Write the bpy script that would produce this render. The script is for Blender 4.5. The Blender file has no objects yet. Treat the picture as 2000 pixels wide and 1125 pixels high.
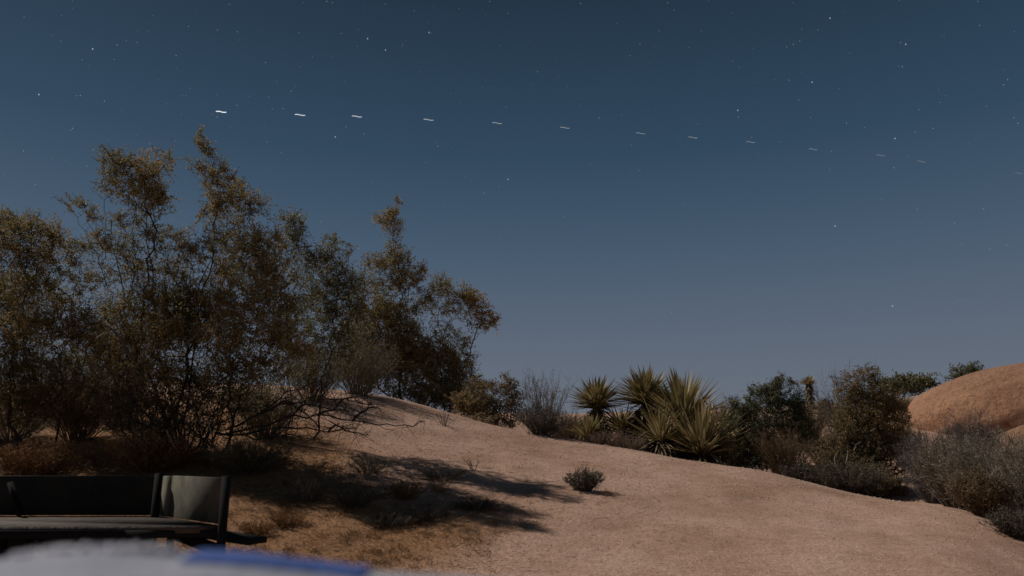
import bpy, math, random
import numpy as np
C = bpy.context.scene.collection
R = math.radians
rng = np.random.default_rng(11)
random.seed(11)

# ---------------------------------------------------------------- camera
F = 1444.0; HZ = 895.0; EYE = 1.1
PITCH = math.atan((HZ-562.5)/F)
cam = bpy.data.cameras.new('camera'); co = bpy.data.objects.new('camera', cam); C.objects.link(co)
cam.sensor_width = 36; cam.lens = 36*F/2000; cam.clip_start = 0.02; cam.clip_end = 12000
co.location = (0, 0, EYE); co.rotation_euler = (R(90)+PITCH, 0, 0)
cam.dof.use_dof = True; cam.dof.focus_distance = 14; cam.dof.aperture_fstop = 2.3
bpy.context.scene.camera = co

# ---------------------------------------------------------------- moonlight and night sky
AZ = (-0.91, 0.41); EL = R(45)          # horizontal direction towards the moon, its height
ln = math.hypot(*AZ)
to_moon = (AZ[0]/ln*math.cos(EL), AZ[1]/ln*math.cos(EL), math.sin(EL))
W = bpy.data.worlds.new('World'); bpy.context.scene.world = W; W.use_nodes = True
nt = W.node_tree; nt.nodes.clear()
out = nt.nodes.new('ShaderNodeOutputWorld'); bg = nt.nodes.new('ShaderNodeBackground')
sky = nt.nodes.new('ShaderNodeTexSky'); sky.sky_type = 'NISHITA'; sky.sun_disc = False
sky.sun_elevation = EL; sky.sun_rotation = math.atan2(AZ[0], AZ[1])
tc = nt.nodes.new('ShaderNodeTexCoord'); sp = nt.nodes.new('ShaderNodeSeparateXYZ')
asn = nt.nodes.new('ShaderNodeMath'); asn.operation = 'ARCSINE'
dv = nt.nodes.new('ShaderNodeMath'); dv.operation = 'DIVIDE'; dv.inputs[1].default_value = R(90)
ramp = nt.nodes.new('ShaderNodeValToRGB')
def s2l(c): return tuple(((v/255+.055)/1.055)**2.4 if v > 10 else v/255/12.92 for v in c)
stops = [(0, (106, 110, 121)), (5, (99, 107, 120)), (9, (90, 101, 117)), (15.5, (69, 88, 108)), (23, (48, 70, 91)), (34, (33, 51, 67)), (90, (24, 34, 44))]
cr = ramp.color_ramp
while len(cr.elements) < len(stops): cr.elements.new(0.5)
for e, (a, c) in zip(cr.elements, stops): e.position = a/90; e.color = (*s2l(c), 1)
nt.links.new(tc.outputs['Generated'], sp.inputs[0]); nt.links.new(sp.outputs[2], asn.inputs[0])
nt.links.new(asn.outputs[0], dv.inputs[0]); nt.links.new(dv.outputs[0], ramp.inputs[0])
mulN = nt.nodes.new('ShaderNodeMix'); mulN.data_type = 'RGBA'; mulN.blend_type = 'ADD'; mulN.inputs[0].default_value = 0.0015
nt.links.new(ramp.outputs[0], mulN.inputs[6]); nt.links.new(sky.outputs[0], mulN.inputs[7])
nt.links.new(mulN.outputs[2], bg.inputs[0]); bg.inputs[1].default_value = 1.0
nt.links.new(bg.outputs[0], out.inputs[0])
from mathutils import Vector
sl = bpy.data.lights.new('moon', 'SUN'); so = bpy.data.objects.new('moon', sl); C.objects.link(so)
sl.energy = 3.45; sl.angle = R(0.6); sl.color = (1, 0.93, 0.84)
so.rotation_euler = Vector(to_moon).to_track_quat('Z', 'Y').to_euler(); so.location = (-20, 8, 30)
vs = bpy.context.scene.view_settings
vs.view_transform = 'Standard'; vs.look = 'None'; vs.exposure = 0; vs.gamma = 1; vs.use_curve_mapping = False

# ---------------------------------------------------------------- helpers
cp, sn = math.cos(PITCH), math.sin(PITCH)
def at(px, py, Y):
    """world point seen at photo pixel (px,py) whose world y is Y"""
    u = (np.asarray(px, float)-1000)/F; v = (562.5-np.asarray(py, float))/F
    dy = cp - v*sn; dz = sn + v*cp
    t = Y/dy
    return np.stack(np.broadcast_arrays(u*t, Y, EYE+dz*t), -1)
def px_scale(Y): return Y/F/cp*1.02

def tps_fit(P, z, lam=0.02):
    d = np.linalg.norm(P[:, None]-P[None], axis=2)
    K = np.where(d > 0, d*d*np.log(d+1e-12), 0)+lam*np.eye(len(P))
    Q = np.hstack([np.ones((len(P), 1)), P])
    A = np.block([[K, Q], [Q.T, np.zeros((3, 3))]])
    return np.linalg.solve(A, np.concatenate([z, np.zeros(3)]))
ctl = []
for p in [(-6,-4,0),(0,-4,0),(6,-4,-.1),(-3,2,0),(0,2,0),(4,2,-.05),(-7,0,.1),(7,0,-.2),(0,4,.06),(-3,4.5,.06),(3,4,.03),(-6,5,.15),(-12,-3,0),(12,-3,-.2),(9,4,0)]:
    ctl.append(p)
for px, py, Y in [(500,1075,6.2),(700,1085,6.2),(1000,1110,5.9),(1400,1112,5.9),(1900,1105,5.9),
    (2000,1062,7.2),(1850,992,8.8),(1700,972,10),(1500,922,11),(1300,890,12),(1140,862,12.8),(900,814,13.6),(760,776,14),(600,757,14),(300,747,14),(0,745,14),(-300,745,14),
    (-100,900,9),(150,895,9),(330,888,9),(500,900,9),(700,925,8.8),(900,950,8.6),(1145,962,8.6),(1400,982,8.6),(1700,1018,8),
    (0,812,11.3),(300,812,11.3),(600,822,11.3),(800,852,11.2),(1000,882,11),(1250,915,10.5)]:
    ctl.append(tuple(at(px, py, Y)))
for px, Y, z in [(1140,16,1.15),(1300,15,.85),(1500,13.5,.55),(1650,12.3,.42),(1800,11.2,.38),(1950,10.5,.3),(2150,9,.1),(2200,6.5,-.1),(900,17,1.9),(600,18,2.35),(300,18,2.35),(0,18,2.35),(-300,18,2.3),
    (0,28,2.2),(500,28,2.2)]:
    ctl.append(((px-1000)/F*Y, Y, z))
for px, py, Y in [(1760,945,14),(1770,885,18),(1590,800,25),(1740,792,27),(1900,800,25),(2100,800,25),(1400,816,24),(1100,812,24),(900,806,24),(1850,865,18),(2050,868,18),(1620,860,18),(2300,860,18)]:
    ctl.append(tuple(at(px, py, Y)))
for a in range(0, 360, 20):
    ctl.append((48*math.cos(R(a)), 8+48*math.sin(R(a)), 1.6 if a < 180 else 0))
ctl = np.array([[float(v) for v in c] for c in ctl])
TW = tps_fit(ctl[:, :2], ctl[:, 2])
def snoise(x, y, s, seed=0):
    r = np.random.default_rng(seed); o = np.zeros_like(x, dtype=float)
    for k in range(7):
        a = r.uniform(0, 6.28); f = r.uniform(.6, 1.7)/s; ph = r.uniform(0, 6.28)
        o += np.sin((x*math.cos(a)+y*math.sin(a))*f*6.28+ph+1.3*np.sin((x*math.sin(a)-y*math.cos(a))*f*4.1+ph*2))
    return o/7
def hz(x, y):
    x = np.asarray(x, float); y = np.asarray(y, float); sh = np.broadcast(x, y).shape
    P = np.stack(np.broadcast_arrays(x, y), -1).reshape(-1, 2)
    z = np.zeros(len(P))
    for s in range(0, len(P), 20000):
        Q = P[s:s+20000]
        d = np.linalg.norm(Q[:, None]-ctl[None, :, :2], axis=2)
        z[s:s+20000] = (d*d*np.log(d+1e-12))@TW[:-3]+TW[-3]+Q@TW[-2:]
    rr = np.hypot(P[:, 0], P[:, 1]-8); w = np.clip((rr-36)/12, 0, 1); w = w*w*(3-2*w)
    z = z*(1-w)+w*1.0
    fx, fy = P[:, 0], P[:, 1]
    z += .022*snoise(fx, fy, 1.6, 1)+.008*snoise(fx, fy, .5, 2)+.05*snoise(fx, fy, 6, 3)*np.clip((fy-14)/6, 0, 1)
    return z.reshape(sh)
def gp(px, Y):
    x = (px-1000)/F*Y
    for _ in range(3): x = (px-1000)/F*(Y*cp+(float(hz(x, Y))-EYE)*sn)
    return np.array([x, Y, float(hz(x, Y))])

def tri_mesh(name, V, T, v=None, smooth=False):
    me = bpy.data.meshes.new(name)
    V = np.ascontiguousarray(V, np.float32).reshape(-1, 3); T = np.ascontiguousarray(T, np.int32).reshape(-1, 3)
    me.vertices.add(len(V)); me.vertices.foreach_set('co', V.ravel())
    me.loops.add(T.size); me.loops.foreach_set('vertex_index', T.ravel())
    me.polygons.add(len(T)); me.polygons.foreach_set('loop_start', np.arange(0, T.size, 3, dtype=np.int32))
    me.polygons.foreach_set('loop_total', np.full(len(T), 3, np.int32))
    if smooth: me.polygons.foreach_set('use_smooth', np.ones(len(T), bool))
    if v is not None:
        a = me.attributes.new('v', 'FLOAT', 'POINT'); a.data.foreach_set('value', np.ascontiguousarray(v, np.float32))
    me.update(calc_edges=True)
    return me
def link(name, me, mat, parent=None, origin=None):
    if origin is not None:
        me.transform(__import__('mathutils').Matrix.Translation([-float(c) for c in origin]))
    o = bpy.data.objects.new(name, me); C.objects.link(o); me.materials.append(mat)
    if parent: o.parent = parent
    elif origin is not None: o.location = [float(c) for c in origin]
    return o
def tag(o, label=None, cat=None, group=None, kind=None):
    if label: o['label'] = label
    if cat: o['category'] = cat
    if group: o['group'] = group
    if kind: o['kind'] = kind
    return o
def thing(name, label, cat, loc, group=None):
    o = bpy.data.objects.new(name, None); C.objects.link(o); o.empty_display_size = .2
    o.location = [float(c) for c in loc]; return tag(o, label, cat, group)

def unit(a): return a/(np.linalg.norm(a, axis=-1, keepdims=True)+1e-9)
def frame(D):
    h = np.where(np.abs(D[:, 2:3]) < .9, np.array([[0, 0, 1.]]), np.array([[1., 0, 0]]))
    A = unit(np.cross(D, h)); B = np.cross(D, A); return A, B
def rdir(n): return unit(rng.normal(size=(n, 3)))
class Soup:
    def __init__(s): s.V = []; s.T = []; s.v = []; s.n = 0
    def add(s, V, T, v):
        s.V.append(V.reshape(-1, 3)); s.T.append(T.reshape(-1, 3)+s.n); s.v.append(v.ravel()); s.n += V.reshape(-1, 3).shape[0]
    def sticks(s, P0, P1, r0, r1, v, k=3):
        P0 = np.atleast_2d(P0); P1 = np.atleast_2d(P1); n = len(P0)
        if n == 0: return
        r0 = np.broadcast_to(r0, n)[:, None]; r1 = np.broadcast_to(r1, n)[:, None]; v = np.broadcast_to(v, n)
        A, B = frame(unit(P1-P0)); V = np.zeros((n, 2*k, 3))
        for i in range(k):
            a = 2*math.pi*i/k; d = A*math.cos(a)+B*math.sin(a)
            V[:, i] = P0+d*r0; V[:, k+i] = P1+d*r1
        t = []
        for i in range(k):
            j = (i+1) % k; t += [(i, j, k+j), (i, k+j, k+i)]
        T = (np.arange(n)*2*k)[:, None, None]+np.array(t)[None]
        s.add(V, T, np.repeat(v, 2*k))
    def leaves(s, P, D, L, w, v):
        n = len(P)
        if n == 0: return
        A, B = frame(unit(D)); a = rng.uniform(0, 6.28, n)[:, None]; S = A*np.cos(a)+B*np.sin(a)
        L = np.broadcast_to(L, n)[:, None]; w = np.broadcast_to(w, n)[:, None]; D = unit(D)
        V = np.stack([P, P+D*L*.5+S*w, P+D*L, P+D*L*.5-S*w], 1)
        T = (np.arange(n)*4)[:, None, None]+np.array([(0, 1, 2), (0, 2, 3)])[None]
        s.add(V, T, np.repeat(np.broadcast_to(v, n), 4))
    def blades(s, P, D, L, w, v, droop=.1, fold=.35):
        """long folded sword leaves, two segments and a point"""
        n = len(P); D = unit(D); L = np.broadcast_to(L, n)[:, None]; w = np.broadcast_to(w, n)[:, None]
        up = np.array([[0, 0, 1.]]); S = unit(np.cross(D, up)+1e-4*rdir(n)); N = np.cross(S, D)
        dr = np.broadcast_to(droop, n)[:, None]*L
        c0 = P; c1 = P+D*L*.4-up*dr*.15; c2 = P+D*L*.75-up*dr*.5; c3 = P+D*L-up*dr
        f = N*w*fold
        V = np.stack([c0, c0+S*w*.6+f, c0-S*w*.6+f, c1, c1+S*w+f, c1-S*w+f, c2, c2+S*w*.65+f*.6, c2-S*w*.65+f*.6, c3], 1)
        t = [(0,1,4),(0,4,3),(0,3,5),(0,5,2),(3,4,7),(3,7,6),(3,6,8),(3,8,5),(6,7,9),(6,9,8)]
        T = (np.arange(n)*10)[:, None, None]+np.array(t)[None]
        s.add(V, T, np.repeat(np.broadcast_to(v, n), 10))
    def mesh(s, name): return tri_mesh(name, np.concatenate(s.V), np.concatenate(s.T), np.concatenate(s.v))

# ---------------------------------------------------------------- materials
def mat_v(name, cols, rough=.8, transl=0., noise=None, spec=.2, bump=0, bscale=30):
    """colour from the per-leaf value 'v', optionally varied by object-space noise"""
    m = bpy.data.materials.new(name); m.use_nodes = True; n = m.node_tree; n.nodes.clear()
    o = n.nodes.new('ShaderNodeOutputMaterial'); b = n.nodes.new('ShaderNodeBsdfPrincipled')
    b.inputs['Roughness'].default_value = rough; b.inputs['Specular IOR Level'].default_value = spec
    r = n.nodes.new('ShaderNodeValToRGB'); e = r.color_ramp
    while len(e.elements) < len(cols): e.elements.new(.5)
    for i, (el, c) in enumerate(zip(e.elements, cols)): el.position = i/(len(cols)-1); el.color = (*c, 1)
    a = n.nodes.new('ShaderNodeAttribute'); a.attribute_name = 'v'
    src = a.outputs['Fac']
    if noise:
        tcn = n.nodes.new('ShaderNodeTexCoord'); ns = n.nodes.new('ShaderNodeTexNoise'); ns.inputs['Scale'].default_value = noise[0]; ns.inputs['Detail'].default_value = 4
        n.links.new(tcn.outputs['Object'], ns.inputs['Vector'])
        mm = n.nodes.new('ShaderNodeMath'); mm.operation = 'MULTIPLY_ADD'; mm.inputs[1].default_value = noise[1]
        n.links.new(ns.outputs['Fac'], mm.inputs[0]); n.links.new(src, mm.inputs[2]); 
        sb = n.nodes.new('ShaderNodeMath'); sb.operation = 'SUBTRACT'; sb.inputs[1].default_value = noise[1]*.5
        n.links.new(mm.outputs[0], sb.inputs[0]); src = sb.outputs[0]
    n.links.new(src, r.inputs[0]); n.links.new(r.outputs[0], b.inputs['Base Color'])
    if bump:
        tcn = n.nodes.new('ShaderNodeTexCoord'); ns = n.nodes.new('ShaderNodeTexNoise'); ns.inputs['Scale'].default_value = bscale; ns.inputs['Detail'].default_value = 6
        bp = n.nodes.new('ShaderNodeBump'); bp.inputs['Strength'].default_value = bump; bp.inputs['Distance'].default_value = .02
        n.links.new(tcn.outputs['Object'], ns.inputs['Vector']); n.links.new(ns.outputs['Fac'], bp.inputs['Height']); n.links.new(bp.outputs[0], b.inputs['Normal'])
    if transl:
        t = n.nodes.new('ShaderNodeBsdfTranslucent'); mx = n.nodes.new('ShaderNodeMixShader'); mx.inputs[0].default_value = transl
        n.links.new(r.outputs[0], t.inputs[0]); n.links.new(b.outputs[0], mx.inputs[1]); n.links.new(t.outputs[0], mx.inputs[2]); n.links.new(mx.outputs[0], o.inputs[0])
    else: n.links.new(b.outputs[0], o.inputs[0])
    return m
M = {}
M['creo'] = mat_v('creosote_leaf', [(.085,.085,.042), (.2,.17,.075), (.33,.25,.105), (.46,.31,.13)], .6, .45)
M['creo_grey'] = mat_v('creosote_leaf_greyer', [(.11,.115,.07), (.24,.22,.125), (.34,.28,.15)], .6, .38)
M['bark'] = mat_v('dark_bark', [(.025,.02,.017), (.055,.045,.038), (.1,.085,.075), (.24,.21,.19)], .85, noise=(9, .5))
M['juniper'] = mat_v('dark_green_leaf', [(.055,.065,.035), (.14,.14,.075), (.25,.215,.11)], .6, .3)
M['brownleaf'] = mat_v('brown_leaf', [(.1,.08,.045), (.24,.18,.09), (.38,.24,.11)], .7, .35)
M['sage'] = mat_v('grey_sage_twig', [(.14,.115,.087), (.29,.24,.185), (.44,.375,.295)], .8, .25)
M['purple'] = mat_v('purplish_twig', [(.08,.072,.07), (.16,.14,.135), (.24,.21,.2)], .8, .1)
M['darktwig'] = mat_v('dark_twig', [(.05,.042,.033), (.125,.105,.08), (.21,.17,.125)], .8, .1)
M['straw'] = mat_v('dry_straw', [(.12,.075,.04), (.22,.15,.085), (.33,.24,.15)], .8, .2)
M['pink'] = mat_v('pale_dry_twig', [(.16,.11,.08), (.27,.19,.145), (.36,.27,.2)], .8, .15)
M['grass'] = mat_v('rust_dry_grass', [(.13,.065,.03), (.28,.15,.065), (.44,.27,.12)], .8, .2)
M['yucca'] = mat_v('yucca_blade', [(.08,.066,.036), (.2,.165,.08), (.37,.3,.145), (.56,.46,.27)], .75, .15, spec=.1)
M['yucca_dead'] = mat_v('dead_yucca_blade', [(.07,.052,.032), (.19,.145,.095), (.32,.26,.18)], .8, .1)
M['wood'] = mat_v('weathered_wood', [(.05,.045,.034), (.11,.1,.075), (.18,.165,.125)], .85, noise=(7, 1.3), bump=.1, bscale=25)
M['shadewood'] = mat_v('shaded_bench_wood', [(.02,.018,.014), (.045,.04,.03), (.07,.06,.045)], .85, noise=(6, .9), bump=.3)  # bench wood darkened: shade of the back and under the seat put into colour
M['woodred'] = mat_v('worn_reddish_wood', [(.035,.027,.022), (.085,.066,.053), (.15,.125,.1)], .8, noise=(9, 1.5), bump=.4)
M['iron'] = mat_v('dark_painted_steel', [(.008,.008,.009), (.016,.016,.017)], .85, spec=.1, noise=(8, .5))
M['pebble'] = mat_v('pebble', [(.26,.17,.12), (.42,.3,.22), (.56,.46,.38)], .9)
M['litter'] = mat_v('twig_litter', [(.03,.02,.013), (.09,.05,.028), (.18,.12,.075)], .9)

def new_mat(name):
    m = bpy.data.materials.new(name); m.use_nodes = True; n = m.node_tree
    return m, n, n.nodes['Principled BSDF']
def noise(n, src, sc, det=6, rough=.6):
    x = n.nodes.new('ShaderNodeTexNoise'); x.inputs['Scale'].default_value = sc; x.inputs['Detail'].default_value = det; x.inputs['Roughness'].default_value = rough
    n.links.new(src, x.inputs['Vector']); return x.outputs['Fac']
def rampn(n, src, st):
    r = n.nodes.new('ShaderNodeValToRGB'); e = r.color_ramp
    while len(e.elements) < len(st): e.elements.new(.5)
    for el, (p, c) in zip(e.elements, st): el.position = p; el.color = (*c, 1)
    n.links.new(src, r.inputs[0]); return r.outputs[0]
def mixc(n, f, a, b, mode='MIX'):
    x = n.nodes.new('ShaderNodeMix'); x.data_type = 'RGBA'; x.blend_type = mode
    for s, t in ((f, 0), (a, 6), (b, 7)):
        if hasattr(s, 'links') or hasattr(s, 'is_linked'): n.links.new(s, x.inputs[t])
        elif isinstance(s, tuple): x.inputs[t].default_value = (*s, 1)
        else: x.inputs[t].default_value = s
    return x.outputs[2]
# sand: coarse decomposed granite, litter-stained brown where attribute v says
m, n, b = new_mat('granite_sand'); M['sand'] = m
tcg = n.nodes.new('ShaderNodeTexCoord').outputs['Object']
big = noise(n, tcg, .9, 8, .68); fine = noise(n, tcg, 55, 5, .75); mid = noise(n, tcg, 7, 6, .7); grit = noise(n, tcg, 24, 6, .85)
c1 = rampn(n, big, [(.3, (.31,.185,.125)), (.48, (.42,.268,.2)), (.62, (.49,.325,.255))])
c2 = rampn(n, mid, [(.25, (.82,.78,.75)), (.5, (1,1,1)), (.75, (1.12,1.12,1.12))])
c3 = rampn(n, fine, [(.36, (.5,.46,.42)), (.47, (.92,.92,.92)), (.56, (1.05,1.05,1.05)), (.68, (1.5,1.5,1.5))])
c4 = rampn(n, grit, [(.34, (.72,.69,.67)), (.5, (1,1,1)), (.66, (1.18,1.18,1.18))])
col = mixc(n, 1.0, mixc(n, 1.0, mixc(n, .8, c1, c2, 'MULTIPLY'), c3, 'MULTIPLY'), c4, 'MULTIPLY')
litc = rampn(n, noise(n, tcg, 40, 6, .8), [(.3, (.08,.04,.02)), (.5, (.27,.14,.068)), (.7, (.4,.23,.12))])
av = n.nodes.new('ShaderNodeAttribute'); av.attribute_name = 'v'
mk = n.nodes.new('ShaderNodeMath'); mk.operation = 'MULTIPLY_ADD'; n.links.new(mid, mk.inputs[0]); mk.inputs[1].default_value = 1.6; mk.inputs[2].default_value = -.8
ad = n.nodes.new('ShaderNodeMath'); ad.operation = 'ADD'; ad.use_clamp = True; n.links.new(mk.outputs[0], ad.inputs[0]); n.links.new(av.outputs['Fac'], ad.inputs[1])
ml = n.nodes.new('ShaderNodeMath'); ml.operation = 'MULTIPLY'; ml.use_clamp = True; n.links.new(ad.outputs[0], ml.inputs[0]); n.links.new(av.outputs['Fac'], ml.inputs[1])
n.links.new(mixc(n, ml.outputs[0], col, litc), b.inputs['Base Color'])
b.inputs['Roughness'].default_value = .95; b.inputs['Specular IOR Level'].default_value = .1
bp1 = n.nodes.new('ShaderNodeBump'); bp1.inputs['Strength'].default_value = .6; bp1.inputs['Distance'].default_value = .02; n.links.new(fine, bp1.inputs['Height'])
bp2 = n.nodes.new('ShaderNodeBump'); bp2.inputs['Strength'].default_value = .3; bp2.inputs['Distance'].default_value = .05; n.links.new(mid, bp2.inputs['Height']); n.links.new(bp1.outputs[0], bp2.inputs['Normal'])
n.links.new(bp2.outputs[0], b.inputs['Normal'])
# boulder
m, n, b = new_mat('orange_granite'); M['rock'] = m
tcg = n.nodes.new('ShaderNodeTexCoord').outputs['Object']
c1 = rampn(n, noise(n, tcg, .6, 5), [(.35, (.3,.15,.085)), (.6, (.4,.21,.12))]); c2 = rampn(n, noise(n, tcg, 9, 8, .8), [(.36, (.5,.47,.45)), (.5, (1,1,1)), (.66, (1.2,1.15,1.1))])
n.links.new(mixc(n, 1.0, c1, c2, 'MULTIPLY'), b.inputs['Base Color']); b.inputs['Roughness'].default_value = .9
bp = n.nodes.new('ShaderNodeBump'); bp.inputs['Distance'].default_value = .2; bp.inputs['Strength'].default_value = .9; n.links.new(noise(n, tcg, 3.2, 10, .75), bp.inputs['Height']); n.links.new(bp.outputs[0], b.inputs['Normal'])
m, n, b = new_mat('pale_granite'); M['palerock'] = m
tcg = n.nodes.new('ShaderNodeTexCoord').outputs['Object']
n.links.new(rampn(n, noise(n, tcg, 3, 8, .7), [(.35, (.2,.15,.11)), (.6, (.32,.25,.19))]), b.inputs['Base Color']); b.inputs['Roughness'].default_value = .9
# blanket
def cloth(name, c, c2):
    m, n, b = new_mat(name); t = n.nodes.new('ShaderNodeTexCoord').outputs['Object']
    n.links.new(rampn(n, noise(n, t, 14, 5), [(.35, c), (.65, c2)]), b.inputs['Base Color']); b.inputs['Roughness'].default_value = .9
    bp = n.nodes.new('ShaderNodeBump'); bp.inputs['Strength'].default_value = .4; bp.inputs['Distance'].default_value = .004; n.links.new(noise(n, t, 60, 4), bp.inputs['Height']); n.links.new(bp.outputs[0], b.inputs['Normal'])
    return m
M['fleece'] = cloth('pale_grey_fleece', (.21,.22,.27), (.29,.295,.35))
M['blue'] = cloth('blue_binding', (.015,.055,.22), (.02,.07,.29))

# ---------------------------------------------------------------- ground
def axis(lo, hi, c0, c1, step, far):
    a = [c0]; 
    while a[-1] < c1: a.append(a[-1]+step)
    s = step
    while a[-1] < hi: s *= 1.13; a.append(a[-1]+s)
    b_ = [c0]; s = step
    while b_[-1] > lo: s *= 1.13; b_.append(b_[-1]-s)
    return np.array(b_[:0:-1]+a)
gx = axis(-3000, 3000, -9, 9, .09, 0); gy = axis(-3000, 3000, 3.5, 16, .07, 0)
X, Yg = np.meshgrid(gx, gy); Z = hz(X, Yg)
nx, ny = len(gx), len(gy)
idx = np.arange(nx*ny).reshape(ny, nx)
T = np.concatenate([np.stack([idx[:-1, :-1], idx[:-1, 1:], idx[1:, 1:]], -1).reshape(-1, 3), np.stack([idx[:-1, :-1], idx[1:, 1:], idx[1:, :-1]], -1).reshape(-1, 3)])
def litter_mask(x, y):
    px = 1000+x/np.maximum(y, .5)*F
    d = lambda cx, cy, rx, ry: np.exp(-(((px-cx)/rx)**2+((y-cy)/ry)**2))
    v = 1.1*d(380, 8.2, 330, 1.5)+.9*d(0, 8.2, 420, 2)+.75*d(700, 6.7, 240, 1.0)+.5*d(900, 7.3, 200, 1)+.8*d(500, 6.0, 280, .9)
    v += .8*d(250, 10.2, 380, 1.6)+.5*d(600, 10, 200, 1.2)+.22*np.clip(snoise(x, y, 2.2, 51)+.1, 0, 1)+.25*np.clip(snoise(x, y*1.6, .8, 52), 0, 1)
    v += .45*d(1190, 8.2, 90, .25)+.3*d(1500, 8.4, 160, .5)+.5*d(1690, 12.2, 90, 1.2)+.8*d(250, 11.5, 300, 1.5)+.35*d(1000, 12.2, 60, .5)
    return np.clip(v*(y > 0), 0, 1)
V = np.stack([X, Yg, Z], -1)
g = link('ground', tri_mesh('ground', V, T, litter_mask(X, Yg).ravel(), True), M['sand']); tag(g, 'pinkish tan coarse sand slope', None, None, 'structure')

def scatter(n, pxr, Yr, dens=None):
    px = rng.uniform(*pxr, n); Y = np.sqrt(rng.uniform(Yr[0]**2, Yr[1]**2, n)); x = (px-1000)/F*Y
    if dens is not None:
        k = rng.random(n) < dens(x, Y, px); x, Y, px = x[k], Y[k], px[k]
    return np.stack([x, Y, hz(x, Y)], 1)
# pebbles
P = scatter(45000, (-100, 2100), (4.5, 13)); s = Soup()
nP = len(P); r = .0025+.009*rng.random(nP)**5; r *= np.clip(P[:, 1]/8, .8, 1.3)
oc = np.array([(1,0,0),(-1,0,0),(0,1,0),(0,-1,0),(0,0,.7),(0,0,-.7)])
Vp = P[:, None]+(oc[None]*(1+.4*rng.uniform(-1, 1, (nP, 6, 1))))*r[:, None, None]
Tp = (np.arange(nP)*6)[:, None, None]+np.array([(0,2,4),(2,1,4),(1,3,4),(3,0,4),(2,0,5),(1,2,5),(3,1,5),(0,3,5)])[None]
s.add(Vp, Tp, np.repeat(rng.random(nP), 6)); tag(link('gravel', s.mesh('gravel'), M['pebble']), 'loose grit and small stones on the sand', None, None, 'stuff')
# litter
P = scatter(60000, (-100, 1300), (4.8, 13), lambda x, y, px: litter_mask(x, y)*.5+.002); s = Soup(); nP = len(P)
D = unit(rng.normal(size=(nP, 3))*[1, 1, .25]); L = rng.uniform(.015, .07, nP)
s.sticks(P+[0, 0, .004], P+D*L[:, None]+[0, 0, .008], .0016, .001, rng.random(nP)); tag(link('plant_litter', s.mesh('plant_litter'), M['litter']), 'fallen twigs and leaf litter under the bushes', None, None, 'stuff')
# dry grass
def gd(x, y, px):
    c = snoise(x, y, .3, 9)+.6*snoise(x, y, .9, 19)
    base = np.clip(litter_mask(x, y)*1.3-.35, 0, 1)
    return base*np.clip(2.4*c-.25, .03, .75)
P = scatter(150000, (-150, 1050), (5.2, 9.2), gd); s = Soup(); nP = len(P)
P += rng.normal(size=P.shape)*[.02, .02, 0]
D = unit(rng.normal(size=(nP, 3))*[.75, .75, .3]+[.1, 0, .55]); L = rng.uniform(.02, .1, nP)
D2 = unit(D+rng.normal(size=(nP, 3))*.6); q = P+D*L[:, None]*.55; vv = np.clip(rng.normal(.45, .25, nP), 0, 1)
s.sticks(P, q, .0014, .0012, vv); s.sticks(q, q+D2*L[:, None]*.5, .0012, .0005, vv)
tag(link('dry_grass', s.mesh('dry_grass'), M['grass']), 'matted rust brown dry grass round the bench and the big bush', None, None, 'stuff')

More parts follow.
